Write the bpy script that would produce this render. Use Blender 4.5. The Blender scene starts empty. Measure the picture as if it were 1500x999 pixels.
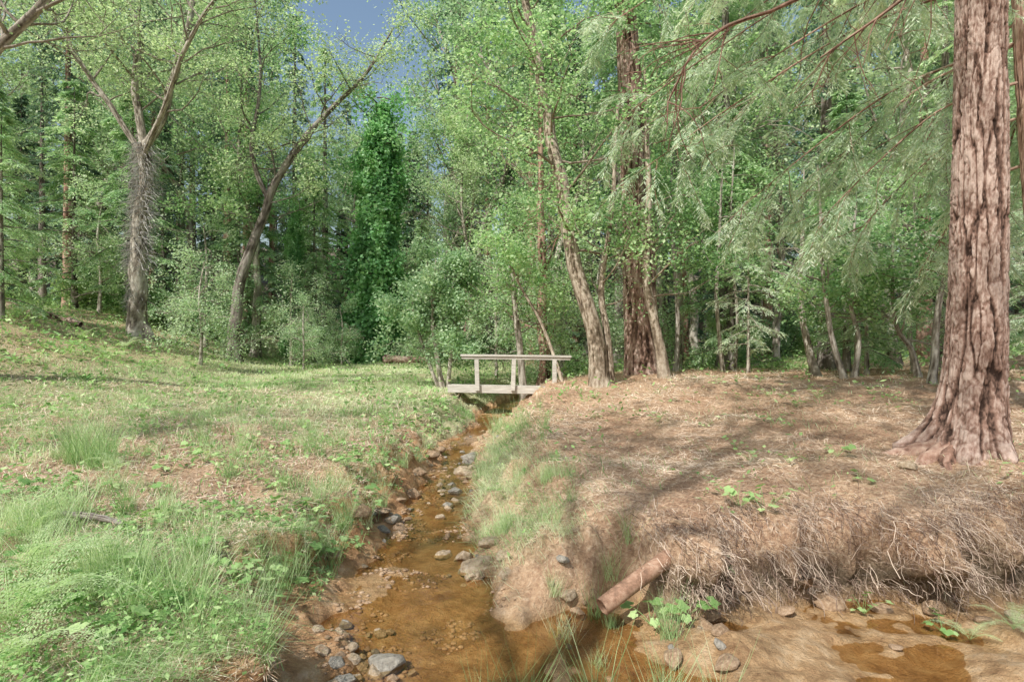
import bpy, math, numpy as np
from mathutils import Vector, Matrix
import bmesh
rng=np.random.default_rng(11)
scene=bpy.context.scene
COL=scene.collection
# ------------------------------------------------------------------ noise
def h3(ix,iy,iz,s):
    h=(ix*374761393+iy*668265263+iz*1442695041+s*974711)&0xffffffff
    h=((h^(h>>13))*1274126177)&0xffffffff
    return ((h^(h>>16))&0xffff)/65535.0
def vn(x,y,z=0.0,s=0):
    x,y,z=np.broadcast_arrays(np.asarray(x,float),np.asarray(y,float),np.asarray(z,float))
    fx,fy,fz=np.floor(x),np.floor(y),np.floor(z)
    ix,iy,iz=fx.astype(np.int64),fy.astype(np.int64),fz.astype(np.int64)
    u,v,w=x-fx,y-fy,z-fz
    u=u*u*(3-2*u);v=v*v*(3-2*v);w=w*w*(3-2*w)
    def L(a,b,t): return a+(b-a)*t
    c=lambda i,j,k:h3(ix+i,iy+j,iz+k,s)
    return L(L(L(c(0,0,0),c(1,0,0),u),L(c(0,1,0),c(1,1,0),u),v),
             L(L(c(0,0,1),c(1,0,1),u),L(c(0,1,1),c(1,1,1),u),v),w)
def fbm(x,y,z=0.0,s=0,o=4):
    a=0.5;t=0;n=0
    for i in range(o):
        t=t+a*vn(np.asarray(x)*2**i,np.asarray(y)*2**i,np.asarray(z)*2**i,s+i*7);n+=a;a*=.5
    return t/n
def sm(t):
    t=np.clip(t,0,1);return t*t*(3-2*t)
# ------------------------------------------------------------------ terrain
YL=[0,3.3,4.2,4.75,5.5,6.6,8.3,11,13.8,16.5,20,25,35,60]
XL=[-.85,-1.0,-1.25,-1.22,-1.18,-1.18,-1.15,-1.2,-.85,-.8,-.2,1.6,4.1,9]
XR=[.3,.2,-.12,-.33,-.48,-.64,-.68,-.6,0,.12,.8,2.6,5.3,9.8]
YFX=[0,1,2,3,5,9];YFY=[4.0,4.22,4.32,4.25,4.05,3.9]
def edges(x,y):
    w=(fbm(x*1.1,y*1.1,0,3,3)-.5)*.42+(fbm(x*4,y*4,0,13,2)-.5)*.34
    xl=np.interp(y,YL,XL)+w
    xr=np.interp(y,YL,XR)-w*.4+(fbm(x*5,y*5,0,14,2)-.5)*.26
    yf=np.interp(x,YFX,YFY)+(fbm(x*1.6,2.2,0,9,3)-.5)*.65+(fbm(x*5,y*5,0,19,2)-.5)*.25
    tL=(xl-x)/(.90+.15*sm((y-7)/4))
    a=(x-xr)/1.15;b=(y-yf)/.36
    k=.35;hh=np.clip(.5+.5*(b-a)/k,0,1)
    tR=b*(1-hh)+a*hh-k*hh*(1-hh)
    return tL,tR
def H(x,y):
    x=np.asarray(x,float);y=np.asarray(y,float)
    tL,tR=edges(x,y)
    n1=fbm(x*.9,y*.9,0,21,3)-.5
    n2=fbm(x*4,y*4,0,31,4)-.5
    n3=fbm(x*17,y*17,0,41,2)-.5
    left=.12*sm(tL*3)+.30*sm((tL-.25)*1.7)+.17*sm(tL/4)+.28*sm((y-8)/25)+2.6*sm((-x-6.5-.1*y)/11)*sm((y-9)/8)
    right=.58*sm(tR)+.30*sm(tR/4.5)+.22*sm((y-7)/6)-.15*sm((y-15)/8)+.5*sm((x-9)/9)
    mud=sm((x-.5)/.7)*sm((4.7-y)/.6)*(.05+.20*(fbm(x*2.1,y*3,0,61,3)-.5))
    bed=-.045+.07*(fbm(x*2.2,y*1.5,0,71,3)-.45)*2
    e=np.maximum(tL,tR)
    z=bed+mud
    z=np.where(tL>0,left+bed*(1-sm(tL*5)),np.where(tR>0,right+(bed+mud)*(1-sm(tR*5))+mud*sm(tR*5)*(1-sm(tR)),z))
    slopeamt=np.exp(-((e-.55)/.45)**2)*sm(e*3)
    out=sm(e*1.5)
    front=sm((x-.6)/.6)*sm((5.6-y)/.8)
    z=z+n1*np.where(tR>0,.28,.18)*out+n2*(.07+(.22+.12*front)*slopeamt)*(.5+.5*out)+n3*(.018+.05*slopeamt)*np.exp(-np.maximum(y-12,0)/10)
    z=z+15*sm((y-36)/70)
    return z
def H1(x,y): return float(H(np.array([x]),np.array([y]))[0])
def yshift(x,y,tR):
    f=sm((tR-.22)/.4)*(1-sm((tR-.9)/2.5))*sm((x-.9)/.8)*sm((5.6-y)/.8)
    return -f*(.04+.50*sm((fbm(x*2.3,0*y,0,83,3)-.3)/.4))
def xshift(x,y,tL):
    f=sm((tL-.35)/.3)*(1-sm((tL-.8)/1.3))*sm((10-y)/3)
    return f*(.30*sm((fbm(0*x,y*2.6,0,87,3)-.42)/.25))
# ------------------------------------------------------------------ mesh helpers
class MB:
    def __init__(s): s.V=[];s.F=[];s.T=[];s.n=0
    def add(s,V,F,t=.5):
        V=np.asarray(V,float).reshape(-1,3);F=np.asarray(F,np.int64).reshape(-1,4)
        s.V.append(V);s.F.append(F+s.n);s.n+=len(V)
        s.T.append(np.broadcast_to(np.asarray(t,float),(len(V),)) )
    def mesh(s,name,mat,smooth=False):
        me=bpy.data.meshes.new(name)
        V=np.concatenate(s.V).astype(np.float32);F=np.concatenate(s.F).astype(np.int32);T=np.concatenate(s.T).astype(np.float32)
        me.vertices.add(len(V));me.vertices.foreach_set('co',V.ravel())
        me.loops.add(len(F)*4);me.loops.foreach_set('vertex_index',F.ravel())
        me.polygons.add(len(F));me.polygons.foreach_set('loop_start',np.arange(0,len(F)*4,4,dtype=np.int32))
        me.polygons.foreach_set('use_smooth',np.full(len(F),smooth))
        me.update(calc_edges=True)
        a=me.attributes.new('tint','FLOAT','POINT');a.data.foreach_set('value',T)
        if mat: me.materials.append(mat)
        return me
def unit(v): return v/np.maximum(np.linalg.norm(v,axis=-1,keepdims=True),1e-9)
def cat(P,n):
    P=np.asarray(P,float);m=len(P)
    if m==2: 
        t=np.linspace(0,1,n)[:,None];return P[0]*(1-t)+P[1]*t
    Q=np.vstack([2*P[0]-P[1],P,2*P[-1]-P[-2]])
    t=np.linspace(0,m-1-1e-6,n);i=t.astype(int);f=(t-i)[:,None]
    a,b,c,d=Q[i],Q[i+1],Q[i+2],Q[i+3]
    return .5*((2*b)+(-a+c)*f+(2*a-5*b+4*c-d)*f**2+(-a+3*b-3*c+d)*f**3)
def tube(B,P,R,sides=6,t=.5,bark=0,bf=5,flare=0,flz=.3,seed=0,vs=1.0,warp=1.3,side=None):
    P=np.asarray(P,float);R=np.broadcast_to(np.asarray(R,float),(len(P),))
    T=unit(np.gradient(P,axis=0))
    o=unit(P[-1]-P[0]);ref=np.eye(3)[np.argmin(np.abs(o))]
    A=unit(np.cross(T,ref));Bn=np.cross(T,A)
    th=np.linspace(0,2*np.pi,sides,endpoint=False)
    c,s=np.cos(th),np.sin(th)
    rr=np.repeat(R[:,None],sides,1)
    tt=np.full_like(rr,t)
    if flare:
        zz=(P[:,2]-0)[:,None]
        e=np.exp(-np.maximum(zz,0)/flz)
        lob=1+.35*np.sin(th*3+1.1+seed)+.3*np.sin(th*5+2.2*seed)+.15*np.sin(th*9)
        if side is not None:
            dirx=(A[0,0]*c+Bn[0,0]*s);lob=lob*(1-.75*dirx)
        rr=rr*(1+flare*e*lob[None,:])
    if bark:
        L=np.concatenate([[0],np.cumsum(np.linalg.norm(np.diff(P,axis=0),axis=1))])[:,None]*vs
        wx=(fbm(c[None]*2,s[None]*2,L*1.3,seed,2)-.5)*warp
        w2=(fbm(c[None]*bf*2,s[None]*bf*2,L*9,seed+2,2)-.5)*.7
        n=np.abs(2*vn(c[None]*bf+wx+w2,s[None]*bf+wx,L*.9,seed+5)-1)
        n2=np.abs(2*vn(c[None]*bf*.9+w2,s[None]*bf*.9,L*5.0+w2,seed+8)-1)
        n3_=np.abs(2*vn(c[None]*bf*2+wx+w2,s[None]*bf*2+wx,L*2.4,seed+15)-1)
        fur=sm(n/.26);fur2=sm(n2/.18);fur3=sm(n3_/.26)
        fine=fbm(c[None]*bf*3,s[None]*bf*3,L*20,seed+3,3)
        rr=rr+bark*(fur-.8)+bark*.45*(fur2-.6)+bark*.4*(fur3-.6)+bark*.6*(fine-.5)
        tt=np.clip(-.04+.46*fur+.19*fur2+.12*fur3+.65*(fine-.5),0,1)
    V=P[:,None,:]+rr[...,None]*(A[:,None,:]*c[None,:,None]+Bn[:,None,:]*s[None,:,None])
    n=len(P)
    i=np.arange(n-1)[:,None]*sides;j=np.arange(sides)[None,:];k=(j+1)%sides
    F=np.stack([i+j,i+k,i+sides+k,i+sides+j],-1)
    B.add(V,F,tt.ravel())
def blades(B,P,D,N,L,W,t):
    D=unit(D);S=unit(np.cross(D,N));L=np.asarray(L).reshape(-1,1)*np.ones((len(P),1));W=np.asarray(W).reshape(-1,1)*np.ones((len(P),1))
    m=P+D*L*.48
    V=np.stack([P,m+S*W*.5,P+D*L,m-S*W*.5],1)
    B.add(V.reshape(-1,3),np.arange(len(P)*4).reshape(-1,4),np.repeat(t,4))
def curve(p,d,L,n,wob,up=0.0,r=rng):
    p=np.array(p,float);d=unit(np.array(d,float));out=[p.copy()];st=L/(n-1)
    for i in range(n-1):
        d=unit(d+r.normal(0,wob,3)+np.array([0,0,up]))
        p=p+d*st;out.append(p.copy())
    return np.array(out)
def leafcloud(B,C,per,sig,L,W,r,upn=.7,droop=.25,ctint=None):
    C=np.asarray(C);m=len(C)
    ct=r.normal(.5,.19,m) if ctint is None else ctint
    idx=np.repeat(np.arange(m),per);n=len(idx)
    P=C[idx]+r.normal(0,1,(n,3))*np.asarray(sig)
    D=r.normal(0,1,(n,3));D[:,2]=D[:,2]*.6-droop
    N=r.normal(0,.55,(n,3));N[:,2]+=upn
    s=r.uniform(.55,1.3,n)
    blades(B,P,D,N,L*s,W*s,np.clip(ct[idx]+r.normal(0,.14,n),0,1))
# ------------------------------------------------------------------ materials
def newmat(name):
    m=bpy.data.materials.new(name);m.use_nodes=True;nt=m.node_tree;nt.nodes.clear()
    return m,nt,nt.nodes,nt.links
def ramp(nd,cols):
    r=nd.new('ShaderNodeValToRGB');e=r.color_ramp.elements
    while len(e)<len(cols): e.new(.5)
    for k,(p,c) in enumerate(cols): e[k].position=p;e[k].color=(*c,1)
    return r
def leafmat(name,dark,mid,light,trans=.35,rough=.5,spec=.3):
    m,nt,nd,lk=newmat(name)
    at=nd.new('ShaderNodeAttribute');at.attribute_name='tint'
    oi=nd.new('ShaderNodeObjectInfo')
    ad=nd.new('ShaderNodeMath');ad.operation='MULTIPLY_ADD';ad.inputs[1].default_value=.4;ad.inputs[2].default_value=-.2
    lk.new(oi.outputs['Random'],ad.inputs[0])
    a2=nd.new('ShaderNodeMath');a2.operation='ADD';lk.new(at.outputs['Fac'],a2.inputs[0]);lk.new(ad.outputs[0],a2.inputs[1])
    r=ramp(nd,[(0.05,dark),(.5,mid),(.95,light)]);lk.new(a2.outputs[0],r.inputs[0])
    p=nd.new('ShaderNodeBsdfPrincipled');p.inputs['Roughness'].default_value=rough;p.inputs['Specular IOR Level'].default_value=spec
    lk.new(r.outputs[0],p.inputs['Base Color'])
    t=nd.new('ShaderNodeBsdfTranslucent')
    mx=nd.new('ShaderNodeMixRGB');mx.blend_type='MULTIPLY';mx.inputs[0].default_value=1;mx.inputs[2].default_value=(1.12,1.22,.88,1)
    lk.new(r.outputs[0],mx.inputs[1]);lk.new(mx.outputs[0],t.inputs[0])
    ms=nd.new('ShaderNodeMixShader');ms.inputs[0].default_value=trans
    lk.new(p.outputs[0],ms.inputs[1]);lk.new(t.outputs[0],ms.inputs[2])
    o=nd.new('ShaderNodeOutputMaterial');lk.new(ms.outputs[0],o.inputs[0]);return m
def barkmat(name,dark,mid,light,scale=6,stretch=.18,bump=.5):
    m,nt,nd,lk=newmat(name)
    tc=nd.new('ShaderNodeTexCoord');mp=nd.new('ShaderNodeMapping');mp.inputs['Scale'].default_value=(1,1,stretch)
    lk.new(tc.outputs['Object'],mp.inputs[0])
    n=nd.new('ShaderNodeTexNoise');n.inputs['Scale'].default_value=scale*2.2;n.inputs['Detail'].default_value=6;n.inputs['Roughness'].default_value=.75
    lk.new(mp.outputs[0],n.inputs[0])
    n2=nd.new('ShaderNodeTexNoise');n2.inputs['Scale'].default_value=1.3;n2.inputs['Detail'].default_value=3
    lk.new(tc.outputs['Object'],n2.inputs[0])
    at=nd.new('ShaderNodeAttribute');at.attribute_name='tint'
    a=nd.new('ShaderNodeMath');a.operation='MULTIPLY_ADD';a.inputs[1].default_value=1.1;a.inputs[2].default_value=-.55;lk.new(n.outputs[0],a.inputs[0])
    b=nd.new('ShaderNodeMath');b.operation='ADD';lk.new(a.outputs[0],b.inputs[0]);lk.new(at.outputs['Fac'],b.inputs[1])
    c=nd.new('ShaderNodeMath');c.operation='MULTIPLY_ADD';c.inputs[1].default_value=.6;c.inputs[2].default_value=-.3;lk.new(n2.outputs[0],c.inputs[0])
    d=nd.new('ShaderNodeMath');d.operation='ADD';lk.new(b.outputs[0],d.inputs[0]);lk.new(c.outputs[0],d.inputs[1])
    r=ramp(nd,[(.12,dark),(.5,mid),(.88,light)]);lk.new(d.outputs[0],r.inputs[0])
    p=nd.new('ShaderNodeBsdfPrincipled');p.inputs['Roughness'].default_value=.9;p.inputs['Specular IOR Level'].default_value=.15
    lk.new(r.outputs[0],p.inputs['Base Color'])
    bp=nd.new('ShaderNodeBump');bp.inputs['Strength'].default_value=bump;bp.inputs['Distance'].default_value=.03
    lk.new(n.outputs[0],bp.inputs['Height']);lk.new(bp.outputs[0],p.inputs['Normal'])
    o=nd.new('ShaderNodeOutputMaterial');lk.new(p.outputs[0],o.inputs[0]);return m
M_oakleaf=leafmat('leaf_oak',(.19,.29,.14),(.43,.56,.31),(.72,.80,.56),.5)
M_alder=leafmat('leaf_alder',(.13,.26,.11),(.34,.53,.25),(.66,.78,.49),.5)
M_bush=leafmat('leaf_bush',(.23,.37,.21),(.46,.60,.38),(.74,.82,.61),.48)
M_fir=leafmat('needle_fir',(.05,.105,.075),(.15,.25,.16),(.34,.47,.32),.33)
M_cedar=leafmat('needle_cedar',(.15,.28,.14),(.34,.50,.27),(.62,.73,.48),.42)
M_pale=leafmat('needle_pale',(.29,.40,.28),(.56,.66,.51),(.83,.87,.73),.47)
M_ivy=leafmat('leaf_ivy',(.12,.28,.11),(.28,.54,.24),(.52,.75,.41),.4,.4,.4)
M_grass=leafmat('grass',(.20,.34,.13),(.43,.57,.28),(.76,.80,.57),.42)
M_cover=leafmat('ground_leaf',(.15,.31,.09),(.34,.52,.20),(.62,.73,.40),.4)
M_straw=leafmat('straw',(.30,.19,.12),(.60,.46,.33),(.88,.78,.64),.1,.8,.1)
M_needle=leafmat('needle_litter',(.27,.145,.09),(.57,.385,.26),(.88,.74,.58),.05,.8,.1)
M_root=leafmat('root',(.055,.035,.028),(.21,.145,.11),(.52,.42,.33),.0,.9,.1)
M_fern=leafmat('fern',(.30,.44,.20),(.50,.63,.34),(.76,.83,.58),.5)
M_bark_red=barkmat('bark_red',(.04,.024,.018),(.235,.145,.11),(.52,.40,.335),7,.5,.7)
M_bark_cedar=barkmat('bark_cedar',(.05,.03,.022),(.28,.165,.12),(.50,.36,.28),6,.15,.7)
M_bark_grey=barkmat('bark_grey',(.09,.072,.055),(.27,.235,.19),(.54,.50,.43),7,.5,.6)
M_bark_brown=barkmat('bark_brown',(.08,.058,.04),(.26,.205,.15),(.52,.45,.36),8,.6,.7)
M_bark_dark=barkmat('bark_dark',(.045,.036,.03),(.16,.135,.115),(.34,.31,.27),6,.2,.6)
M_twig=barkmat('twig_grey',(.17,.155,.14),(.38,.36,.33),(.62,.60,.56),6,.5,.2)
# ------------------------------------------------------------------ object helpers
def mkobj(name,data,parent=None,loc=(0,0,0)):
    o=bpy.data.objects.new(name,data);COL.objects.link(o)
    o.location=loc
    if parent: o.parent=parent
    return o
def tag(o,label,catg,group=None,kind=None):
    o['label']=label;o['category']=catg
    if group:o['group']=group
    if kind:o['kind']=kind
def thing(name,label,catg,loc,parts,group=None,rot=0,scale=1.0):
    e=mkobj(name,None,None,loc);e.empty_display_size=.3;e.rotation_euler[2]=rot;e.scale=(scale,)*3
    tag(e,label,catg,group)
    for pn,me in parts: mkobj(pn,me,e)
    return e
def clone(e,loc,rot,scale,label=None):
    n=e.copy();COL.objects.link(n);n.location=loc;n.rotation_euler=(0,0,rot);n.scale=scale if hasattr(scale,'__len__') else (scale,)*3
    if label:n['label']=label
    for c in list(e.children):
        k=c.copy();COL.objects.link(k);k.parent=n
    return n
# ------------------------------------------------------------------ ground
ys=np.concatenate([np.linspace(-8,1.8,30),np.linspace(1.85,12,450),12*(300/12)**(np.linspace(0,1,230)[1:])])
xp=6*(300/6)**(np.linspace(0,1,110)[1:])
xs=np.concatenate([-xp[::-1],np.linspace(-6,6,520),xp])
X,Y=np.meshgrid(xs,ys);Z=H(X,Y)
nx,ny=len(xs),len(ys)
i=np.arange(ny-1)[:,None]*nx+np.arange(nx-1)[None,:]
F=np.stack([i,i+1,i+nx+1,i+nx],-1)
tL,tR=edges(X,Y)
def gm(x,y):
    tL,tR=edges(x,y)
    n=fbm(x*.9,y*.9,0,77,3);nf=fbm(x*3.1,y*3.1,0,78,2)
    patch=sm((n*.6+nf*.4-.45)/.14)
    far=sm((y-8.5)/4)
    dry=np.exp(-((y-6.3)/1.6)**2)*sm((-x-2.2)/1.5)
    l=np.where(tL>.1,(.05+.5*patch)*(1-.55*dry)*(1-far)+far*(.75+.2*patch),0)
    l=np.where((tL>.6)&(y<4.8),.15+.7*patch,l)
    tn=tL+(fbm(x*2.6,y*2.6,0,97,3)-.5)*1.3
    l=l*np.where(y<10,.05+.95*sm((tn-.35)/.5),1)
    l=l*(1-.6*sm((-x-6-.25*y)/3)*sm((y-12)/5))
    xr=np.interp(y,YL,XR)
    slope=np.exp(-((x-xr-.50)/.45)**2)*sm((y-4.3)/.5)*sm((12-y)/4)
    r=np.where(tR>.05,np.maximum(slope*(.25+.6*patch),.03*patch+.35*sm((y-17)/5)),0)
    return np.maximum(l,r)
G=gm(X,Y)
e_=np.maximum(tL,tR)
clay=np.clip(np.exp(-((tL-.35)/.55)**2)*(tL>-.2)*sm((12-Y)/4)*1.15+ (e_<.08)*1.0+ np.exp(-((tR-.1)/.22)**2)*sm((6-Y)/1.5)*.6,0,1)
wet=sm((.05-Z)/.07)*(e_<.6)
wet=np.clip(np.maximum(wet,.6*sm((X-.4)/.5)*sm((.35-tR)/.3)*sm((4.9-Y)/.4)*(tL<0)),0,1)
undercut_shade=np.exp(-((tR-.36)/.26)**2)*sm((X-.8)/.6)*sm((5.2-Y)/.4)*.9  # dark soil plus undercut shade below the bank lip, painted into the colour
forest=np.clip(sm((Y-30-4*(fbm(X*.3,Y*.3,0,7,2)))/8)+undercut_shade,0,1)  # dark far forest floor, plus the painted shade under the bank lip
rustm=np.exp(-((tL-.45)/.5)**2)*(tL>0)
B=MB();B.add(np.stack([X+xshift(X,Y,tL),Y+yshift(X,Y,tR),Z],-1),F,rustm.ravel())
def groundmat():
    m,nt,nd,lk=newmat('ground')
    at=nd.new('ShaderNodeAttribute');at.attribute_name='masks'
    a3=nd.new('ShaderNodeAttribute');a3.attribute_name='tint'
    sp=nd.new('ShaderNodeSeparateColor');lk.new(at.outputs['Color'],sp.inputs[0])
    tc=nd.new('ShaderNodeTexCoord')
    def noise(sc,de=6,ro=.6):
        n=nd.new('ShaderNodeTexNoise');n.inputs['Scale'].default_value=sc;n.inputs['Detail'].default_value=de;n.inputs['Roughness'].default_value=ro
        lk.new(tc.outputs['Object'],n.inputs[0]);return n
    nA=noise(1.6,7);nB=noise(26,5,.7);nC=noise(90,3,.7);nD=noise(7,6,.7)
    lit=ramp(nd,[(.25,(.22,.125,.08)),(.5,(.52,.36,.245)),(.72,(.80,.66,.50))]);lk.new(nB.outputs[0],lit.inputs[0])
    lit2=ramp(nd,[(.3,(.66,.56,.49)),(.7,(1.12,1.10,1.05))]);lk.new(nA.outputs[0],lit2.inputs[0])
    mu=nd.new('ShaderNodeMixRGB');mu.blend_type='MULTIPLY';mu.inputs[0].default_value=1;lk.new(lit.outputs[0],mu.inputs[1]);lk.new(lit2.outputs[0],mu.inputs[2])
    cl=ramp(nd,[(.28,(.25,.145,.075)),(.5,(.52,.355,.205)),(.72,(.72,.57,.40))]);lk.new(nD.outputs[0],cl.inputs[0])
    ru=ramp(nd,[(.28,(.20,.095,.04)),(.5,(.52,.29,.14)),(.72,(.72,.52,.33))]);lk.new(nD.outputs[0],ru.inputs[0])
    gr=ramp(nd,[(.3,(.20,.23,.11)),(.6,(.44,.45,.26)),(.8,(.66,.61,.42))]);lk.new(nB.outputs[0],gr.inputs[0])
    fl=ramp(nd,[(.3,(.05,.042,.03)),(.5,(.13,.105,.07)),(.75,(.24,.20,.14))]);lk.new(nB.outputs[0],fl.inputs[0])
    def mix(a,b,f):
        x=nd.new('ShaderNodeMixRGB');lk.new(f,x.inputs[0]);lk.new(a,x.inputs[1]);lk.new(b,x.inputs[2]);return x.outputs[0]
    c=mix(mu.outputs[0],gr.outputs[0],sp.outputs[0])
    cc=mix(cl.outputs[0],ru.outputs[0],a3.outputs['Fac'])
    c=mix(c,cc,sp.outputs[1])
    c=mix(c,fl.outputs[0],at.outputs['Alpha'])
    wt=nd.new('ShaderNodeMixRGB');wt.blend_type='MULTIPLY';wt.inputs[2].default_value=(.80,.71,.57,1);lk.new(sp.outputs[2],wt.inputs[0]);lk.new(c,wt.inputs[1])
    p=nd.new('ShaderNodeBsdfPrincipled');lk.new(wt.outputs[0],p.inputs['Base Color'])
    mr=nd.new('ShaderNodeMapRange');mr.inputs[3].default_value=.92;mr.inputs[4].default_value=.35;lk.new(sp.outputs[2],mr.inputs[0]);lk.new(mr.outputs[0],p.inputs['Roughness'])
    p.inputs['Specular IOR Level'].default_value=.3
    b1=nd.new('ShaderNodeBump');b1.inputs['Strength'].default_value=.7;b1.inputs['Distance'].default_value=.02;lk.new(nC.outputs[0],b1.inputs['Height'])
    b2=nd.new('ShaderNodeBump');b2.inputs['Strength'].default_value=.8;b2.inputs['Distance'].default_value=.05;lk.new(nB.outputs[0],b2.inputs['Height']);lk.new(b1.outputs[0],b2.inputs['Normal'])
    lk.new(b2.outputs[0],p.inputs['Normal'])
    o=nd.new('ShaderNodeOutputMaterial');lk.new(p.outputs[0],o.inputs[0]);return m
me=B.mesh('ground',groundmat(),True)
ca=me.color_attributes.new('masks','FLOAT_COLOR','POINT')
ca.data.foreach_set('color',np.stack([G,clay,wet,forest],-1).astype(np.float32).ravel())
g=mkobj('ground',me);tag(g,'uneven creek banks and meadow with litter and clay','ground',kind='structure')
def watermat():
    m,nt,nd,lk=newmat('water')
    tc=nd.new('ShaderNodeTexCoord')
    n=nd.new('ShaderNodeTexNoise');n.inputs['Scale'].default_value=7;n.inputs['Detail'].default_value=3;lk.new(tc.outputs['Object'],n.inputs[0])
    bp=nd.new('ShaderNodeBump');bp.inputs['Strength'].default_value=.14;bp.inputs['Distance'].default_value=.02;lk.new(n.outputs[0],bp.inputs['Height'])
    t=nd.new('ShaderNodeBsdfTransparent');t.inputs[0].default_value=(.95,.86,.69,1)
    gl=nd.new('ShaderNodeBsdfGlossy');gl.inputs['Roughness'].default_value=.04;lk.new(bp.outputs[0],gl.inputs['Normal'])
    fr=nd.new('ShaderNodeFresnel');fr.inputs[0].default_value=1.4;lk.new(bp.outputs[0],fr.inputs['Normal'])
    ms=nd.new('ShaderNodeMixShader');lk.new(fr.outputs[0],ms.inputs[0]);lk.new(t.outputs[0],ms.inputs[1]);lk.new(gl.outputs[0],ms.inputs[2])
    o=nd.new('ShaderNodeOutputMaterial');lk.new(ms.outputs[0],o.inputs[0]);return m
B=MB();yy=np.linspace(-2,24,60);xl=np.interp(yy,YL,XL)-.6;xr=np.interp(yy,YL,XR)+.5;xr=np.where(yy<4.6,7,xr)
V=np.stack([np.stack([xl,yy,0*yy-.012],-1),np.stack([xr,yy,0*yy-.012],-1)],1).reshape(-1,3)
k=np.arange(59)*2;B.add(V,np.stack([k,k+1,k+3,k+2],-1))
w=mkobj('creek_water',B.mesh('creek_water',watermat()));tag(w,'shallow clear creek water over ochre mud','water',kind='structure')
# ------------------------------------------------------------------ tree generators
def broadleaf(seed,stems,limbs,leaf,mats,sides=10,per=28,sig=(.3,.3,.2),leafLW=(.13,.085),flare=.5,bark=.008,subn=5,twn=4,rows=60,spread_up=.03,subr=.42,thr=.42,cf=.6):
    r=np.random.default_rng(seed);T=MB();C=MB();cent=[]
    S=[]
    for si_,(pts,rad) in enumerate(stems):
        P=cat(pts,rows);R=np.interp(np.linspace(0,1,rows),np.linspace(0,1,len(rad)),rad)
        P[:,:2]+= (np.stack([fbm(P[:,2]*.8,seed,0,seed,2),fbm(P[:,2]*.8,seed+9,0,seed,2)],-1)-.5)*R[:,None]*1.2
        tube(T,P,R,sides,bark=bark,bf=3,flare=flare if si_==0 else 0,seed=seed);S.append((P,R))
    for (si,t0,t1,n,L,e0,e1) in limbs:
        P,R=S[si]
        for q in range(n):
            t=t0+(t1-t0)*(q+r.uniform(0,1))/n;ii=min(int(t*(rows-1)),rows-2)
            az=q*2.4+r.uniform(-.5,.5);el=math.radians(r.uniform(e0,e1))
            d=[math.cos(az)*math.cos(el),math.sin(az)*math.cos(el),math.sin(el)]
            LL=L*r.uniform(.65,1.15)*(1-.45*max(0,(t-t0)/(t1-t0+1e-6)-.3))
            c=curve(P[ii],d,LL,8,.16,spread_up,r);r0=min(R[ii]*.55,LL*.013+.006)
            tube(T,c,np.linspace(r0,r0*.25,8),5)
            for k in range(subn):
                j=r.integers(2,8);d2=unit(c[min(j,7)]-c[j-1])+r.normal(0,.6,3);d2[2]+=.1
                c2=curve(c[j],d2,LL*subr*r.uniform(.6,1.2),5,.2,.0,r)
                tube(T,c2,np.linspace(r0*.35,r0*.12,5),4)
                for kk in range(twn):
                    j2=r.integers(1,5);d3=unit(c2[j2]-c2[j2-1])+r.normal(0,.7,3)
                    c3=curve(c2[j2],d3,LL*subr*.45*r.uniform(.5,1.2),3,.2,-.05,r)
                    tube(T,c3,np.array([r0*.13,r0*.09,r0*.05]),3)
                    cent.append(c3[1]);cent.append(c3[2])
    cent=np.array(cent)
    keep=fbm(cent[:,0]*cf,cent[:,1]*cf,cent[:,2]*cf,seed,2)>thr
    cent=cent[keep]
    leafcloud(C,cent,per,sig,leafLW[0],leafLW[1],r)
    return [('trunk',T.mesh('trunk',mats[0],True)),('crown',C.mesh('crown',mats[1]))]
def spray(C,c,r,bl0,nb,m,e,w,droop=.35,flat=.8,tint=.5):
    n=len(c);s=r.uniform(.12,1,nb);ii=s*(n-1);i0=np.minimum(ii.astype(int),n-2);f=(ii-i0)[:,None]
    O=c[i0]*(1-f)+c[i0+1]*f;T=unit(c[i0+1]-c[i0])
    Lt=unit(np.cross(T,[0,0,1.0])+1e-6);sd=r.choice([-1,1],nb)[:,None]
    D=unit(T*.65+Lt*sd*flat*r.uniform(.4,1.2,(nb,1))+r.normal(0,.15,(nb,3))+np.array([0,0,-1])*droop*r.uniform(.2,1.3,(nb,1)))
    bl=bl0*(1.15-.75*s)*r.uniform(.5,1.2,nb)
    u=np.linspace(.05,1,m)[None,:,None]
    P=O[:,None]+D[:,None]*u*bl[:,None,None]+np.array([0,0,-1.])*(u**2)*bl[:,None,None]*droop*.6
    P=P.reshape(-1,3);DD=np.repeat(D,m,0)
    side=np.tile(np.where(np.arange(m)%2==0,1,-1),nb)[:,None]
    Pp=unit(np.cross(DD,[0,0,1.0])+1e-6)
    ED=unit(DD*.8+Pp*side*.75+np.array([0,0,-.25])+r.normal(0,.18,(len(P),3)))
    N=r.normal(0,.45,(len(P),3));N[:,2]+=1
    tt=np.clip(np.repeat(r.normal(tint,.15,nb),m)+np.tile(np.linspace(-.12,.18,m),nb)+r.normal(0,.08,len(P)),0,1)
    sc=r.uniform(.6,1.3,len(P))
    blades(C,P,ED,N,e*sc,w*sc,tt)
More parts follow.
